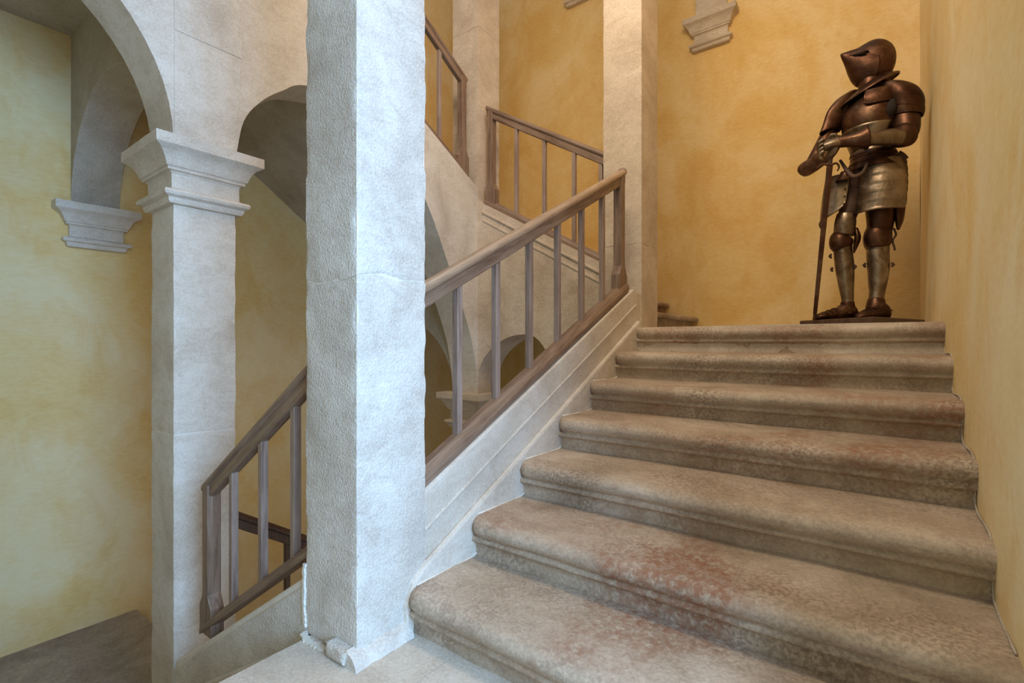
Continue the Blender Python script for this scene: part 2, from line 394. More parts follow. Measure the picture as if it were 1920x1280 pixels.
def skirt():
    bm = prism([(1.15, -.0), (1.145, .10), (1.18, .175), (1.24, nl(1.24, .01)), (3.20, nl(3.20, .01)), (3.24, 1.12), (3.24, .9), (1.5, -.02)], 'X', -1.345, -1.317)
    return bm
obj('skirting', skirt(), M['stone'], st, bevel=.014)

# stair body polygons with teeth (their steps are out of sight from the landing)
def teeth(t0, z0, run, rise, n, under):
    p = [(t0, z0)]
    for i in range(n):
        p += [(t0+run*i, z0+rise*(i+1)), (t0+run*(i+1), z0+rise*(i+1))]
    return p+under
def flight_obj(label, axis, poly, lo, hi, mat):
    o = obj('stair_flight', prism(poly, axis, lo, hi), mat, None, bevel=.006); return tag(o, label, 'stairs')
# upper flight (far pillar up towards the camera, along -Y)
q1 = onX(490, 340, XW); q2 = onX(570, 415, XW); sq = (q2[1]-q1[1])/(q2[0]-q1[0])
pl = teeth(-3.2, NW, .29, RISE, 6, [(-1.26, CEIL+.05), (-1.255, q1[1]+sq*(1.255-q1[0])), (-3.25, q1[1]+sq*(3.25-q1[0]))])
pl = [(-a, b) for a, b in pl]
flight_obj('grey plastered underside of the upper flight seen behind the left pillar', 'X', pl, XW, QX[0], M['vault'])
# rising flight along -X behind the far pillars
xs0 = -1.58
pl = teeth(1.58, TOP, .29, RISE*.985, 6, [(3.32, .66+EYE), (1.58, TOP-.3)]); pl = [(-a, b) for a, b in pl]
fb = flight_obj('stone flight rising behind the far pillar, only its first step ends showing', 'Y', pl, SY[1], YB, M['step'])
for i in range(2):
    z = TOP+RISE*.985*(i+1)
    bm = prism([(xs0-.30*i+.045+.022*math.cos(a), z-.024+.024*math.sin(a)) for a in [math.radians(v) for v in range(90, -91, -20)]]+[(xs0-.30*i-.02, z-.048), (xs0-.30*i-.02, z)], 'Y', SY[1]+.02, YB-.01)
    obj('nosing', bm, M['step'], fb, smooth=True, sharp=60)
# flight from the lower landing up to the camera's landing (along +X, before the left railing)
pl = [(a, b-.17) for a, b in teeth(-3.22, LOW, .26, RISE, 6, [(LE-.0, -.30), (-3.22, LOW-.3)])]
flight_obj('stone steps dropping from the landing edge in front of the left railing', 'Y', pl, -.9, .925, M['paving'])
# lowest flight (along +Y, going down)
pl = [(1.353, LOW)]
for i in range(7): pl += [(1.353+.28*i, LOW-RISE*i), (1.353+.28*i, LOW-RISE*(i+1))]
pl += [(3.5, LOW-RISE*7), (3.5, LOW-1.5), (1.353, LOW-.3)]
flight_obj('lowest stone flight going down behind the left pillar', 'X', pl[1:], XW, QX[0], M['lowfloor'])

# string wall under the left railing, between the left and near pillars
e0 = onY(334, 1246, NY[0]-.005); e1 = onY(560, 1101, NY[0]-.005); se = (e1[1]-e0[1])/(e1[0]-e0[0])
def ez(x, d=0): return e0[1]+se*(x-e0[0])+d
h0 = onY(370, 1280, NY[0]-.005); h1 = onY(563, 1177, NY[0]-.005); sh = (h1[1]-h0[1])/(h1[0]-h0[0])
def hz(x, d=0): return h0[1]+sh*(x-h0[0])+d
sd = thing('string_wall', 'chiselled grey stone side wall beneath the short railing at lower left', 'wall', (-2.3, 1.05, -1.0))
xl, xr_ = QX[1]-.002, PX[0]+.002
obj('wall_core', prism([(xl, ez(xl)-.9), (xr_, ez(xr_)-.9), (xr_, ez(xr_)), (xl, ez(xl))], 'Y', NY[0]+.002, 1.06), M['rough'], sd, bevel=.008)
obj('coping', prism([(xl, ez(xl, -.012)), (xr_, ez(xr_, -.012)), (xr_, ez(xr_, .028)), (xl, ez(xl, .028))], 'Y', NY[0]+.009, 1.085), M['plaster'], sd, bevel=.01)
obj('skirting', prism([(xl, hz(xl)-.8), (LE-.02, hz(LE)-.8), (LE-.02, hz(LE-.1)), (xl, hz(xl))], 'Y', NY[0]-.03, NY[0]+.003), M['rough'], sd, bevel=.01)

# plaster seams and base stones of the near pillar
def bead(name, pts, r, parent, mat, seed=0):
    cs = arc_pts(pts, 7); bm = bmesh.new(); rings = []
    for i, c in enumerate(cs):
        c = Vector(c); t = (Vector(cs[min(i+1, len(cs)-1)])-Vector(cs[max(i-1, 0)])).normalized()
        s = t.cross(Vector((.3, .4, .85))).normalized(); u = s.cross(t)
        rr = r*(1+.45*nz(c, 30, seed)); rings.append([bm.verts.new(c+(s*math.cos(a)+u*math.sin(a))*rr) for a in [j*math.pi/4 for j in range(8)]])
    for A, B in zip(rings, rings[1:]):
        for j in range(8): bm.faces.new((A[j], A[(j+1) % 8], B[(j+1) % 8], B[j]))
    bm.faces.new(rings[0]); bm.faces.new(rings[-1][::-1])
    return obj(name, bm, mat, parent, smooth=True)
obj('base_stone', rough_block((-1.450, .915, 0), (-1.335, .97, .048), .012, .006, .014, 61, 20), M['rough'], p1, smooth=True, sharp=70)
bmw = bmesh.new(); R_ = []
for i in range(24):
    y = .925+.235*i/23; q = nz((0, y, 0), 22, 4)*.005
    R_.append([bmw.verts.new((x+q*k, y, z+q*k)) for x, z, k in ((-1.345, 0, 0), (-1.292, .0, 1), (-1.300, .022, 1), (-1.314, .038, 1), (-1.345, .052, 1))])
for A_, B_ in zip(R_, R_[1:]):
    for j in range(5): bmw.faces.new((A_[j], A_[(j+1) % 5], B_[(j+1) % 5], B_[j]))
bmw.faces.new(R_[0]); bmw.faces.new(R_[-1][::-1])
obj('base_fillet', bmw, M['rough'], p1, smooth=True, sharp=60)
def jag(pts, wd, n=60):
    cs = arc_pts(pts, 10); L_, R2 = [], []
    for i, c in enumerate(cs):
        a_, b_ = Vector(cs[max(0, i-1)]), Vector(cs[min(len(cs)-1, i+1)]); t_ = (b_-a_).normalized(); nn = Vector((-t_.y, t_.x))
        k1 = wd*(.5+.5*noise.noise(Vector((i*.7, 1.3, 0)))); k2 = wd*(.5+.5*noise.noise(Vector((i*.6, 8.3, 0))))
        L_.append(tuple(Vector(c)+nn*k1)); R2.append(tuple(Vector(c)-nn*k2))
    return L_+R2[::-1]
obj('plaster_seam', prism(jag([(-1.626, .24), (-1.627, .16), (-1.628, .08), (-1.622, .02)], .013), 'Y', NY[0]-.006, NY[0]+.004), M['plaster'], p1)
obj('plaster_seam', prism(jag([(-1.622, .950), (-1.59, .935), (-1.54, .93), (-1.47, .935)], .020), 'Z', -.002, .006), M['plaster'], p1)
seam = []
for k in range(2, 7):
    yk = 1.135+RUN*k
    seam += [(XR-.002, yk-.285+.04, RISE*k+.004), (XR-.002, yk-.02, RISE*k+.004), (XR-.002, yk+.04, RISE*k+.03), (XR-.002, yk+.03, RISE*k+.09)]
bead('plaster_seam', seam, .003, fa, M['vault'])
for k in range(1, 6):
    yk = 1.135+RUN*k
    bead('plaster_seam', [(-1.316, yk-.27, RISE*k+.001), (-1.316, yk+.035, RISE*k+.002), (-1.316, yk+.045, RISE*k+.07)], .004, fa, M['plaster'])

# ------------------------------------------------------------------ railings
def railing(label, axis, c, top, bot, bals, newel, nside, base_h=.15, wr=.064, hend=0, dark=False, botw=.095, both=.06, bw=.030, rm=None, gm=None):
    """top/bot: ((t0,z0),(t1,z1)) = upper edge of the handrail, lower edge of the bottom rail"""
    t = thing('railing', label, 'railing')
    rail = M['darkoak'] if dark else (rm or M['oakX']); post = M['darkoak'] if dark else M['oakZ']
    if axis == 'X': t.location = (c, newel, bot[0][1])
    else: t.location = (newel, c, bot[0][1])
    lin = lambda L, s: L[0][1]+(L[1][1]-L[0][1])*(s-L[0][0])/(L[1][0]-L[0][0])
    def sweep(prof, L, t0, t1):
        bm = bmesh.new(); R = []
        for s in (t0, t1):
            R.append([bm.verts.new((c+u, s, lin(L, s)+v) if axis == 'X' else (s, c+u, lin(L, s)+v)) for u, v in prof])
        n = len(prof)
        for i in range(n): bm.faces.new((R[0][i], R[0][(i+1) % n], R[1][(i+1) % n], R[1][i]))
        bm.faces.new(R[0][::-1]); bm.faces.new(R[1]); return bm
    w = wr/2
    grip = [(w*math.cos(a), -.024+.024*math.sin(a)) for a in [math.radians(v) for v in range(0, 181, 20)]]+[(-w, -.034), (-w+.008, -.044), (w-.008, -.044), (w, -.034)]
    hr = obj('handrail', sweep(grip, top, *[top[0][0], top[1][0]]), gm or rail, t, smooth=True, sharp=50)
    obj('rail_beam', sweep([(w*.68, -.043), (w*.68, -.096), (w*.55, -.10), (-w*.55, -.10), (-w*.68, -.096), (-w*.68, -.043)], top, top[0][0], top[1][0]), rail, t, bevel=.003)
    b = botw/2
    obj('bottom_rail', sweep([(b, 0), (b, both*.45), (b-.012, both*.72), (b-.03, both), (-b+.03, both), (-b+.012, both*.72), (-b, both*.45), (-b, 0)], bot, bot[0][0], bot[1][0]), rail, t, bevel=.003)
    h = bw/2
    for s in bals:
        z0, z1 = lin(bot, s)+both*.6, lin(top, s)-.085
        j = random.uniform(-.003, .003)
        lo = (c-h+j, s-h, z0) if axis == 'X' else (s-h, c-h+j, z0); hi = (c+h+j, s+h, z1) if axis == 'X' else (s+h, c+h+j, z1)
        obj('baluster', box(lo, hi), post if dark else M['oakpale'], t, bevel=.003)
    if nside:
        s = newel; zb = lin(bot, s)+.0; zt = lin(top, s)-.03; k = .026
        q = [(-.060, zb-.02), (-.060, zb+base_h-.01), (-.044, zb+base_h+.015), (-.026, zb+base_h+.05), (-k, zt), (k, zt), (.026, zb+base_h+.05), (.044, zb+base_h+.015), (.060, zb+base_h-.01), (.060, zb-.02)]
        bm = prism([(s+a, z) for a, z in q], axis, c-.030, c+.030)
        obj('newel_post', bm, post, t, bevel=.004)
    return t
def XL(x, y, X): return onX(x, y, X)
c = -1.387
tA = [XL(800, 524, c), XL(1168, 316, c)]
bA = [XL(800, 911, c+.045), XL(1178, 545, c+.045)]
def ext(L, t0, t1):
    s = (L[1][1]-L[0][1])/(L[1][0]-L[0][0]); return ((t0, L[0][1]+s*(t0-L[0][0])), (t1, L[0][1]+s*(t1-L[0][0])))
nA = XL(1161, 400, c)[0]
ra = railing('weathered oak railing climbing beside the broad near flight', 'X', c, ext(tA, 1.24, nA+.05), ext(bA, 1.24, nA+.055),
        [XL(x, 600, c)[0] for x in (858, 930.5, 992, 1046, 1090, 1129)], nA, 1, base_h=.13, rm=M['railA'], gm=M['gripA'])
z_ = tA[0][1]+(tA[1][1]-tA[0][1])/(tA[1][0]-tA[0][0])*(nA+.05-tA[0][0])
bmk = bmesh.new(); bmesh.ops.create_icosphere(bmk, subdivisions=3, radius=.028, matrix=Matrix.Translation((c, nA+.045, z_-.022)) @ Matrix.Diagonal((1.15, .7, .95, 1)))
obj('rail_end', bmk, M['oakY'], ra, smooth=True)
c = SY[0]+.055
tB = [onY(915, 199, c), onY(1131, 284, c)]; bB = [onY(912, 384, c-.03), onY(1120, 489, c-.03)]
nB = onY(922, 300, c)[0]
railing('dark oak railing sloping down from the middle pillar to the far pillar', 'Y', c, ext(tB, nB-.045, PX[0]+.005), ext(bB, nB-.05, PX[0]+.005),
        [onY(x, 330, c)[0] for x in (969, 1021, 1077, 1127)], nB, 1, wr=.062, botw=.08, rm=M['railB'])
c = QX[1]-.065
tC = [XL(806, 46, c), XL(872, 146, c)]; bC = [XL(805, 241, c+.04), XL(874, 325, c+.04)]
nC = XL(866, 230, c)[0]
railing('oak railing descending from upper left behind the nearest pillar to the middle pillar', 'X', c, ext(tC, NY[1], nC+.04), ext(bC, NY[1], nC+.045),
        [XL(824, 150, c)[0]-.29*i for i in range(0, 5)], nC, 1, wr=.062, botw=.08, rm=M['railC'])
c = 1.012
tD = [onY(380, 901, c-.03), onY(574, 677, c-.03)]; bD = [onY(372, 1190, c-.035), onY(573, 1046, c-.035)]
nD = onY(397, 1000, c)[0]
railing('short oak railing between the left pillar and the nearest pillar', 'Y', c, ext(tD, nD-.04, PX[0]+.005), ext(bD, nD-.045, PX[0]+.005),
        [onY(x, 900, c)[0] for x in (439, 493, 553)], nD, 1, base_h=.12, wr=.062, botw=.075, both=.05, rm=M['railD'])
c = QX[1]-.16
tE = [XL(455, 961, c), XL(575, 1003, c)]; tE = ext(tE, 1.26, 3.2); bE = tuple((a, b-.92) for a, b in tE)
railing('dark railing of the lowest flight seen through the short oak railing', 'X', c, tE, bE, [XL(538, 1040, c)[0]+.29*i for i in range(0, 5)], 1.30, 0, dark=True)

# ------------------------------------------------------------------ plinth and suit of armour
PZ = TOP+.05
def onZ(x, y, Z):
    dx, dy = ray(x); d = (EYE-Z)*F/(y-CY); return (dx*d, dy*d)
a, b, c_ = (-.045, 3.60), (.222, 4.30), (-.47, 3.97)
dq = (b[0]+c_[0]-a[0], b[1]+c_[1]-a[1])
pln = obj('plinth', prism([a, b, dq, c_], 'Z', TOP, PZ), M['darkoak'], None, bevel=.006)
tag(pln, 'low dark board under the feet of the suit of armour', 'plinth')

KY = 4.06
def K(x, y, dy=0):
    X, Z = onY(x, y, KY+dy); return Vector((X, KY+dy, Z))
arm = thing('suit_of_armour', 'dark plate armour on a board at the head of the stairs, leaning on a sword', 'armour', (-.15, KY, PZ))
def loft(rings, n=28, caps=True, arc=None, steps=5, closed=True):
    """rings: (centre, side vector, up/front vector, a, b) interpolated smoothly"""
    flat = [tuple(c)+tuple(s)+tuple(u)+(a, b) for c, s, u, a, b in rings]
    flat = arc_pts(flat, steps) if steps > 1 else flat
    bm = bmesh.new(); R = []
    a0, a1 = arc if arc else (0, 360)
    m = n if not arc else n+1
    for f in flat:
        c, s, u = Vector(f[0:3]), Vector(f[3:6]).normalized(), Vector(f[6:9]).normalized()
        R.append([bm.verts.new(c+s*math.cos(t)*f[9]+u*math.sin(t)*f[10]) for t in [math.radians(a0+(a1-a0)*j/n) for j in range(m)]])
    for A, B in zip(R, R[1:]):
        for j in range(m if not arc else m-1): bm.faces.new((A[j], A[(j+1) % m], B[(j+1) % m], B[j]))
    if caps and not arc: bm.faces.new(R[0][::-1]); bm.faces.new(R[-1])
    return bm
def limb(pts, n=24, steps=5, hint=(0, 1, 0), **k):
    """pts: (point, a, b) ; a across, b along hint"""
    rings = []
    for i, (p, a, b) in enumerate(pts):
        t = (pts[min(i+1, len(pts)-1)][0]-pts[max(i-1, 0)][0]).normalized()
        h = Vector(hint); u = (h-t*h.dot(t)).normalized(); s = t.cross(u).normalized()
        rings.append((p, s, u, a, b))
    return loft(rings, n=n, steps=steps, **k)
FW = Vector((-.66, -.75, 0)).normalized(); SD = Vector((.75, -.66, 0)).normalized()
def plate(name, bm, mat, parent=arm, th=.004):
    o = obj(name, bm, mat, parent, smooth=True, sharp=60)
    m = o.modifiers.new('thick', 'SOLIDIFY'); m.thickness = th; m.offset = 0
    return o
def H(c, a, b, tilt=0, s=SD, f=FW): return (c, s+Vector((0, 0, tilt)), f, a, b)
# torso
obj('breastplate', loft([H(K(1642, 168), .085, .08), H(K(1641, 176), .13, .10), H(K(1640, 190), .165, .13), H(K(1637, 215), .178, .165), H(K(1634, 240), .165, .165), H(K(1632, 262), .130, .130), H(K(1632, 283), .104, .102)], n=36), M['iron'], arm, smooth=True)
# raised band and lower reinforcing plate on the breast
plate('plackart', loft([H(K(1635, 245), .166, .170), H(K(1633, 262), .138, .138), H(K(1632, 284), .110, .108)], arc=(10, 170), n=30), M['steel'])
obj('waist_plate', loft([H(K(1632, 278), .110, .108), H(K(1634, 287), .115, .112), H(K(1637, 293), .13, .125)], n=32), M['steel'], arm, smooth=True)
fz = [(288, .122, .118), (297, .135, .13), (298, .131, .126), (308, .147, .138), (309, .143, .134), (320, .158, .148)]
obj('fauld', loft([H(K(1638, y), a, b) for y, a, b in fz], n=36, steps=2, caps=False), M['iron'], arm, smooth=True, sharp=40)
obj('mail_body', loft([H(K(1634, 300, .02), .11, .10), H(K(1630, 335, .03), .12, .08), H(K(1626, 365, .04), .11, .07), H(K(1622, 385, .05), .06, .05)], n=24), M['leather'], arm, smooth=True)
plate('belt', loft([H(K(1635, 287), .122, .118, -.08), H(K(1636, 293), .128, .124, -.08)], n=32, steps=1, caps=False), M['leather'])
# neck and collar
obj('neck_guard', loft([H(K(1633, 140), .07, .075), H(K(1636, 158), .075, .085), H(K(1640, 172), .09, .09)], n=24), M['iron'], arm, smooth=True)
tl = Vector((-.93, -.10, -.50)).normalized()
def coll(c, a, b): return (c, Vector((-.86, .0, -.36)).normalized()*1.0, Vector((.12, -.96, -.2)).normalized(), a, b)
plate('collar', loft([coll(K(1638, 152), .085, .095), coll(K(1634, 160), .125, .125), coll(K(1631, 167), .165, .155), coll(K(1629, 172), .175, .16)], n=32, caps=False), M['iron'])
# helmet
A = Vector((-.90, -.43, 0)).normalized(); Bv = Vector((.43, -.90, 0)).normalized(); UP = Vector((0, 0, 1))
def hring(x, y0, y1, a, dep=0):
    p0, p1 = K(x, y0), K(x, y1); cc = (p0+p1)/2; k = (x-1640)*-.0010
    cc = Vector((cc.x, KY-k*.9, cc.z)); return (cc, Bv, UP, a, abs(p0.z-p1.z)/2)
obj('helmet', loft([hring(1676, 104, 112, .012), hring(1673, 91, 128, .05), hring(1665, 81, 143, .083), hring(1653, 76, 154, .102), hring(1640, 76, 160, .108), hring(1626, 82, 162, .102), hring(1613, 91, 164, .086), hring(1606, 97, 160, .07)], n=30), M['iron'], arm, smooth=True)
obj('visor', loft([hring(1634, 97, 161, .110), hring(1622, 94, 164, .102), hring(1611, 94, 165, .088), hring(1602, 98, 159, .069), hring(1594, 101, 147, .048), hring(1587, 104, 131, .030), hring(1580, 107, 118, .014), hring(1577, 109, 112, .003)], n=30), M['iron'], arm, smooth=True)
for p, q in (((1599, 104), (1624, 99)),):
    s0, s1 = K(p[0], p[1], -.085), K(q[0], q[1], -.115)
    obj('eye_slit', limb([(s0, .003, .010), ((s0+s1)/2+Vector((0, -.004, -.002)), .005, .012), (s1, .003, .010)], n=10, hint=(0, 1, 0)), M['dark'], arm, smooth=True)
    s0, s1 = K(1594, 105, -.07), K(1628, 95, -.11)
    obj('visor_ridge', limb([(s0, .004, .012), ((s0+s1)/2, .007, .012), (s1, .004, .012)], n=10), M['iron'], arm, smooth=True)
# left arm (right in the picture): pauldron, rerebrace, couter, vambrace, gauntlet
sh_ = K(1694, 180, -.07)
pa = []
for y, x, a_, b_ in ((157, 1668, .045, .05), (161, 1677, .085, .085), (170, 1686, .105, .11), (185, 1692, .112, .12), (200, 1695, .104, .111), (207, 1696, .099, .106)):
    pa.append((K(x, y, -.05), Vector((1, 0, -.25)).normalized(), Vector((0, 1, 0)), a_, b_))
plate('pauldron', loft(pa, n=30, caps=False), M['iron'])
obj('pauldron_cap', loft([(K(1660, 154, -.04), Vector((1, 0, -.3)), Vector((0, 1, 0)), .02, .03), (K(1671, 158, -.05), Vector((1, 0, -.3)), Vector((0, 1, 0)), .065, .07), (K(1682, 166, -.05), Vector((1, 0, -.3)), Vector((0, 1, 0)), .098, .10)], n=28), M['iron'], arm, smooth=True)
plate('pauldron_lame', loft([(K(1696, 204, -.05), Vector((1, 0, -.1)), Vector((0, 1, 0)), .100, .105), (K(1697, 213, -.05), Vector((1, 0, -.1)), Vector((0, 1, 0)), .097, .10), (K(1698, 220, -.05), Vector((1, 0, -.1)), Vector((0, 1, 0)), .088, .092)], n=28, caps=False), M['iron'])
obj('upper_arm', limb([(K(1694, 195, -.05), .085, .085), (K(1697, 220, -.06), .078, .078), (K(1700, 240, -.08), .070, .07), (K(1700, 252, -.09), .062, .062)], n=24), M['iron'], arm, smooth=True)
obj('armpit_mail', limb([(K(1672, 190, -.13), .028, .03), (K(1670, 205, -.14), .03, .03), (K(1668, 218, -.12), .02, .02)], n=12), M['dark'], arm, smooth=True)
obj('elbow_guard', limb([(K(1711, 243, -.08), .035, .04), (K(1705, 246, -.09), .065, .06), (K(1697, 252, -.10), .078, .072), (K(1684, 257, -.12), .066, .062), (K(1674, 258, -.13), .055, .052)], n=24, hint=(0, 1, 0)), M['iron'], arm, smooth=True)
obj('forearm_guard', limb([(K(1690, 257, -.13), .052, .052), (K(1668, 257, -.17), .050, .050), (K(1640, 260, -.21), .041, .041), (K(1612, 262, -.24), .034, .036)], n=24), M['steel'], arm, smooth=True)
plate('gauntlet_cuff', limb([(K(1623, 258, -.235), .074, .070), (K(1610, 261, -.25), .050, .050), (K(1590, 264, -.26), .037, .038), (K(1572, 266, -.265), .035, .036)], n=24, caps=False), M['iron'])
def hand(p0, d, side, curl, mat, name, k=1.2):
    """back plate, five curled fingers closing on the sword grip"""
    d = Vector(d).normalized()*k; s = Vector(side).normalized()*k; c = Vector(curl).normalized()*k
    h = obj(name, limb([(p0-d*.01, .034, .028), (p0+d*.03, .046, .032), (p0+d*.065, .048, .028), (p0+d*.085, .042, .022)], n=18, hint=tuple(c)), mat, arm, smooth=True)
    for i, L in enumerate((.92, 1.0, .95, .8)):
        q = p0+d*.078+s*(.030-.020*i)
        j = [q, q+(d*.8+c*.35).normalized()*.034*L]; j.append(j[-1]+(d*.1+c).normalized()*.034*L); j.append(j[-1]+(c*.6-d*.8).normalized()*.026*L)
        obj('finger', limb([(v, r, r) for v, r in zip(j, (.0135, .013, .0115, .009))], n=10, steps=4, hint=tuple(s)), mat, h, smooth=True)
    q = p0+d*.02+s*.036
    obj('thumb', limb([(q, .013, .013), (q+(s*.5+d*.6+c*.4).normalized()*.032, .012, .012), (q+(s*.3+d*.9+c*.8).normalized()*.062, .009, .009)], n=10, steps=4, hint=tuple(c)), mat, h, smooth=True)
    return h
hand(K(1578, 264, -.262), (-1, -.15, -.10), (0, -.3, 1), (.1, .5, -.85), M['steel'], 'gauntlet')
obj('pauldron_rear', limb([(K(1716, 186, .02), .02, .05), (K(1722, 198, .02), .025, .05), (K(1724, 210, .02), .018, .04), (K(1719, 221, .02), .006, .02)], n=12), M['iron'], arm, smooth=True)
# right arm (left in the picture)
plate('pauldron', loft([(K(1603, 172, .05), SD, FW, .03, .04), (K(1590, 186, .05), Vector((1, 0, .4)), FW, .062, .07), (K(1578, 205, .03), Vector((1, 0, .4)), FW, .068, .08), (K(1566, 230, .02), Vector((1, 0, .4)), FW, .058, .07), (K(1556, 248, .0), Vector((1, 0, .3)), FW, .045, .06)], n=26, caps=False), M['iron'])
obj('upper_arm', limb([(K(1590, 195, .06), .06, .06), (K(1560, 240, .04), .05, .05), (K(1535, 285, .0), .045, .045), (K(1520, 310, -.03), .04, .04)], n=20), M['iron'], arm, smooth=True)
obj('elbow_guard', limb([(K(1500, 324, -.04), .025, .03), (K(1504, 321, -.045), .044, .045), (K(1514, 315, -.06), .052, .052), (K(1528, 307, -.09), .048, .048), (K(1537, 301, -.11), .043, .043)], n=24), M['iron'], arm, smooth=True)
obj('forearm_guard', limb([(K(1528, 309, -.08), .042, .042), (K(1543, 298, -.13), .040, .040), (K(1556, 288, -.18), .033, .034)], n=20), M['iron'], arm, smooth=True)
plate('gauntlet_cuff', limb([(K(1535, 300, -.10), .050, .05), (K(1546, 294, -.14), .042, .042), (K(1555, 288, -.18), .034, .034)], n=22, caps=False), M['iron'])
hand(K(1553, 293, -.20), (.45, -.35, .55), (-.6, -.5, .3), (.55, .5, -.35), M['steel'], 'gauntlet')
# tassets
def tasset(rows, mat, arcs, par=arm, side=SD, front=FW, n=26):
    return plate('tasset', loft([(K(x, y, dy), side, front, a, b) for x, y, dy, a, b in rows], arc=arcs, n=n, steps=3), mat, par, .006)
S0 = Vector((1, -.15, 0)).normalized(); F0 = Vector((-.15, -1, 0)).normalized()
def sheet(name, ctr, s, f, rad, y0, y1, a0, a1, mat, rnd=.35, lames=6, flare=.1, skew=0, dy=0, one=False):
    """curved hanging plate; lower corners rounded off; low overlapping lames"""
    bm = bmesh.new(); na, nb = 28, 42; G = []
    for i in range(na+1):
        u = i/na; a = math.radians(a0+(a1-a0)*u); e = max(0, (1-u*2 if one else abs(u-.5)*2)-(1-rnd))/rnd
        yb = y1-(1-math.sqrt(max(0, 1-e*e)))*(y1-y0)*.22+skew*(u-.5); col = []
        for j in range(nb+1):
            v = j/nb; y = y0+(yb-y0)*v; cx = ctr[0]+(ctr[1]-ctr[0])*v
            rr = rad*(1+flare*math.sin(math.pi*min(1, v*1.1)*.75))+.0035*((v*lames) % 1)
            ed = .006 if (v > .965 or u < .03 or u > .97) else 0
            p = K(cx, y, dy)+(s*math.cos(a)+f*math.sin(a))*(rr+ed); col.append(bm.verts.new(p))
        G.append(col)
    for A_, B_ in zip(G, G[1:]):
        for j in range(nb): bm.faces.new((A_[j], B_[j], B_[j+1], A_[j+1]))
    return plate(name, bm, mat, arm, .006)
t1 = sheet('tasset', (1652, 1650), S0, F0, .122, 304, 400, 0, 180, M['steel'], lames=6)
t2 = sheet('tasset', (1580, 1572), Vector((.75, -.65, 0)).normalized(), Vector((-.70, -.72, 0)).normalized(), .094, 333, 414, 22, 176, M['steel'], lames=1, skew=26, dy=-.01, one=True, rnd=.8)
S1 = Vector((.75, -.65, 0)).normalized(); F1 = Vector((-.70, -.72, 0)).normalized()
for y in (348, 362, 376, 390):
    q_ = K(1580-8*(y-333)/83, y, -.02)+(S1*math.cos(math.radians(32))+F1*math.sin(math.radians(32)))*.108
    bmr = bmesh.new(); bmesh.ops.create_icosphere(bmr, subdivisions=2, radius=.006, matrix=Matrix.Translation(q_)); obj('rivet', bmr, M['dark'], t2, smooth=True)
sheet('breast_lame', (1640, 1637), SD, FW, .160, 184, 213, 8, 64, M['iron'], lames=1, flare=.10, rnd=.5)
plate('side_tasset', loft([(K(1683, 350, .07), S0, F0, .04, .05), (K(1685, 385, .07), S0, F0, .035, .05), (K(1686, 412, .07), S0, F0, .022, .04), (K(1684, 430, .07), S0, F0, .006, .02)], n=16, caps=False), M['iron'])
for pts in (((1683, 290), (1694, 293), (1703, 296)), ((1685, 300), (1692, 303), (1699, 305))):
    obj('belt_end', limb([(K(x, y, -.05), r, r*.6) for (x, y), r in zip(pts, (.028, .018, .004))], n=10), M['leather'], arm, smooth=True)
obj('belt_strap', limb([(K(1575, 300, -.15), .008, .004), (K(1590, 322, -.19), .012, .004), (K(1602, 330, -.20), .012, .004), (K(1618, 322, -.19), .010, .004), (K(1626, 305, -.17), .008, .004)], n=10), M['leather'], arm, smooth=True)
plate('front_lame', loft([(K(1592, 322, -.12), S1, F1, .035, .05), (K(1590, 330, -.12), S1, F1, .045, .055), (K(1582, 340, -.12), S1, F1, .04, .05)], arc=(0, 180), n=16), M['iron'])
obj('mail_leg', limb([(K(1606, 318, .0), .07, .07), (K(1600, 350, .0), .07, .07), (K(1594, 385, -.01), .062, .062), (K(1587, 412, -.02), .052, .052)], n=20), M['leather'], arm, smooth=True)
# legs
def leg(th, kn, gr, dy, sgn, hinge):
    obj('thigh_guard', limb([(K(x, y, dy), a, a*1.05) for x, y, a in th], n=26), M['steel'] if sgn < 0 else M['iron'], arm, smooth=True)
    kk = obj('knee_guard', limb([(K(x, y, dy-.012), a, a*1.1) for x, y, a in kn], n=26), M['iron'], arm, smooth=True)
    o = obj('greave', limb([(K(x, y, dy), a, b) for x, y, a, b in gr], n=28), M['steel'], arm, smooth=True)
    for (x, y, s) in hinge:
        obj('buckle', limb([(K(x, y-4, dy-.02), .006, .01), (K(x+s, y, dy-.02), .009, .012), (K(x, y+4, dy-.02), .006, .01)], n=8), M['leather'], o, smooth=True)
leg([(1586, 400, .052), (1585, 415, .062), (1583, 432, .062), (1581, 441, .060)],
    [(1581, 440, .054), (1578, 445, .066), (1577, 453, .070), (1578, 461, .066), (1580, 466, .056)],
    [(1580, 462, .054, .058), (1581, 475, .055, .062), (1583, 495, .056, .066), (1585, 515, .052, .060), (1587, 540, .043, .048), (1589, 560, .036, .042), (1589, 572, .037, .045)],
    -.03, -1, ((1559, 480, -3), (1601, 500, 3), (1561, 505, -2)))
leg([(1650, 385, .085), (1651, 405, .080), (1650, 422, .074), (1648, 433, .072)],
    [(1648, 430, .072), (1646, 438, .078), (1645, 448, .080), (1645, 457, .076), (1646, 464, .066)],
    [(1646, 462, .064, .066), (1646, 480, .064, .070), (1647, 500, .063, .070), (1646, 525, .055, .060), (1644, 550, .045, .05), (1642, 570, .045, .052)],
    .06, 1, ((1623, 497, -3), (1672, 496, 3)))
obj('knee_wing', limb([(K(1605, 428, .0), .012, .03), (K(1608, 445, .0), .02, .05), (K(1604, 462, .0), .014, .04), (K(1601, 474, .0), .004, .02)], n=12), M['iron'], arm, smooth=True)
for pts in (((1676, 428), (1680, 440), (1674, 450), (1676, 462)), ((1672, 452), (1676, 460), (1678, 469))):
    obj('strap', limb([(K(x, y, .05), .006, .01) for x, y in pts], n=8), M['leather'], arm, smooth=True)
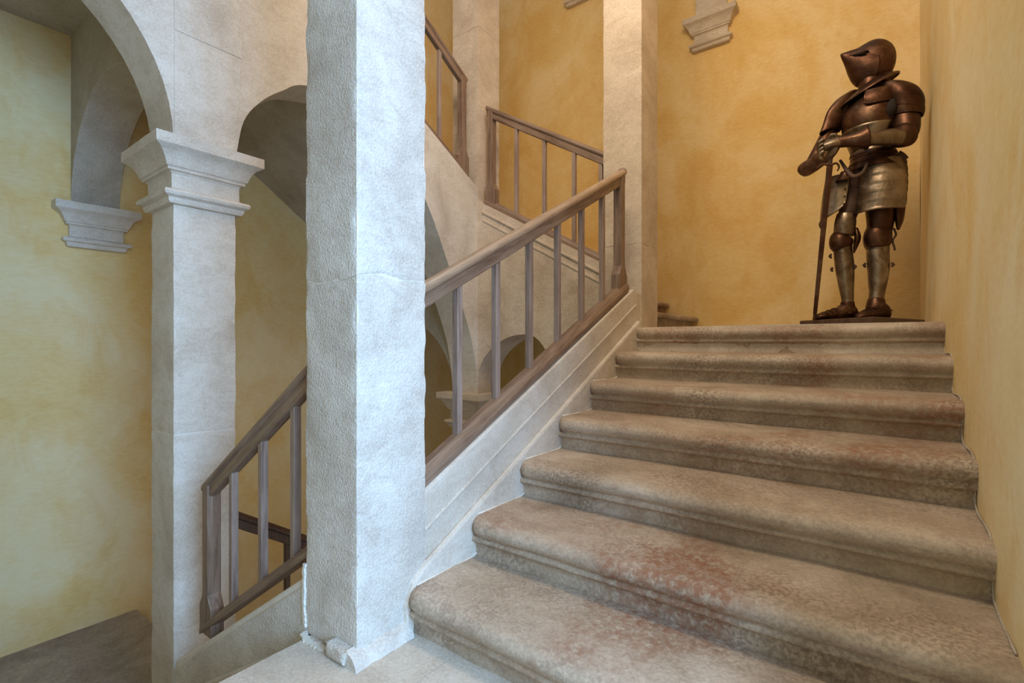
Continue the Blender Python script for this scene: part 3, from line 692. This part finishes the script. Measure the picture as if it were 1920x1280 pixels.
# feet: drop onto the plinth
def foot(heel, ball, toe, w0, w1, name='foot_guard'):
    d = (toe-heel).normalized(); h = Vector((0, 0, 1)); s = d.cross(h).normalized(); L = (toe-heel).length
    rg = []
    for t, ww, hh in ((-.03, .5, .055), (.06, .92, .10), (.25, 1, .12), (.45, 1.0, .085), (.65, 1.12, .062), (.85, .9, .048), (.97, .5, .034), (1.02, .12, .018)):
        p = heel+d*L*t; hh *= 1
        rg.append((Vector((p.x, p.y, PZ+hh/2)), s, h, w0*ww, hh/2))
    o = obj(name, loft(rg, n=22), M['iron'], arm, smooth=True)
    for t in (.5, .62, .74):
        p = heel+d*L*t; hh = .085-.10*(t-.42)
        obj('foot_lame', loft([(Vector((p.x, p.y, PZ+hh/2+.002)), s, h, w0*1.08, hh/2+.003), (Vector((p.x, p.y, PZ+hh/2+.002))+d*.012, s, h, w0*1.10, hh/2+.001)], n=20, steps=1), M['iron'], o, smooth=True, sharp=50)
    return o
fk = lambda x, dy: Vector((K(x, 595, dy).x, KY+dy, PZ))
f1 = foot(fk(1604, .0), None, fk(1526, -.16), .048, .05)
f2 = foot(fk(1662, .08), None, fk(1607, -.12), .05, .05)
obj('ankle_guard', limb([(K(1589, 566, -.03), .040, .048), (K(1589, 578, -.03), .044, .052), (K(1588, 590, -.03), .046, .054)], n=20), M['iron'], arm, smooth=True)
obj('ankle_guard', limb([(K(1643, 562, .06), .050, .056), (K(1642, 574, .05), .056, .06), (K(1641, 586, .04), .058, .06)], n=20), M['iron'], arm, smooth=True)
obj('spur', limb([(K(1658, 580, .08), .008, .008), (K(1667, 581, .09), .007, .007), (K(1675, 582, .10), .002, .002)], n=8), M['iron'], f2, smooth=True)
# sword
sw = thing('sword', 'long dark two-handed sword standing point down under the gauntlets of the armour', 'sword', tuple(fk(1528, -.20)))
tip = fk(1527, -.20)+Vector((0, 0, .001)); gd = K(1556, 309, -.225)
ax = (gd-tip).normalized(); sv = Vector((1, 0, 0)); sv = (sv-ax*sv.dot(ax)).normalized(); uv = ax.cross(sv)
def dia(c, a, b): return (c, sv, uv, a, b)
obj('blade', loft([dia(tip, .006, .003), dia(tip+ax*.05, .012, .004), dia(tip+ax*.5, .015, .005), dia(gd, .018, .006)], n=4, steps=1), M['iron'], sw)
obj('crossguard', limb([(gd+sv*-.075+ax*-.02, .006, .006), (gd+sv*-.045+ax*.008, .007, .007), (gd, .010, .010), (gd+sv*.035+ax*.006, .007, .007), (gd+sv*.052-ax*.02, .006, .006), (gd+sv*.045-ax*.045, .004, .004)], n=10, hint=tuple(uv)), M['iron'], sw, smooth=True)
obj('grip', loft([dia(gd, .012, .012), dia(gd+ax*.07, .014, .014), dia(gd+ax*.15, .012, .012)], n=12), M['leather'], sw, smooth=True)
bmp = bmesh.new(); bmesh.ops.create_uvsphere(bmp, u_segments=16, v_segments=10, radius=.024, matrix=Matrix.Translation(gd+ax*.165)); obj('pommel', bmp, M['iron'], sw, smooth=True)
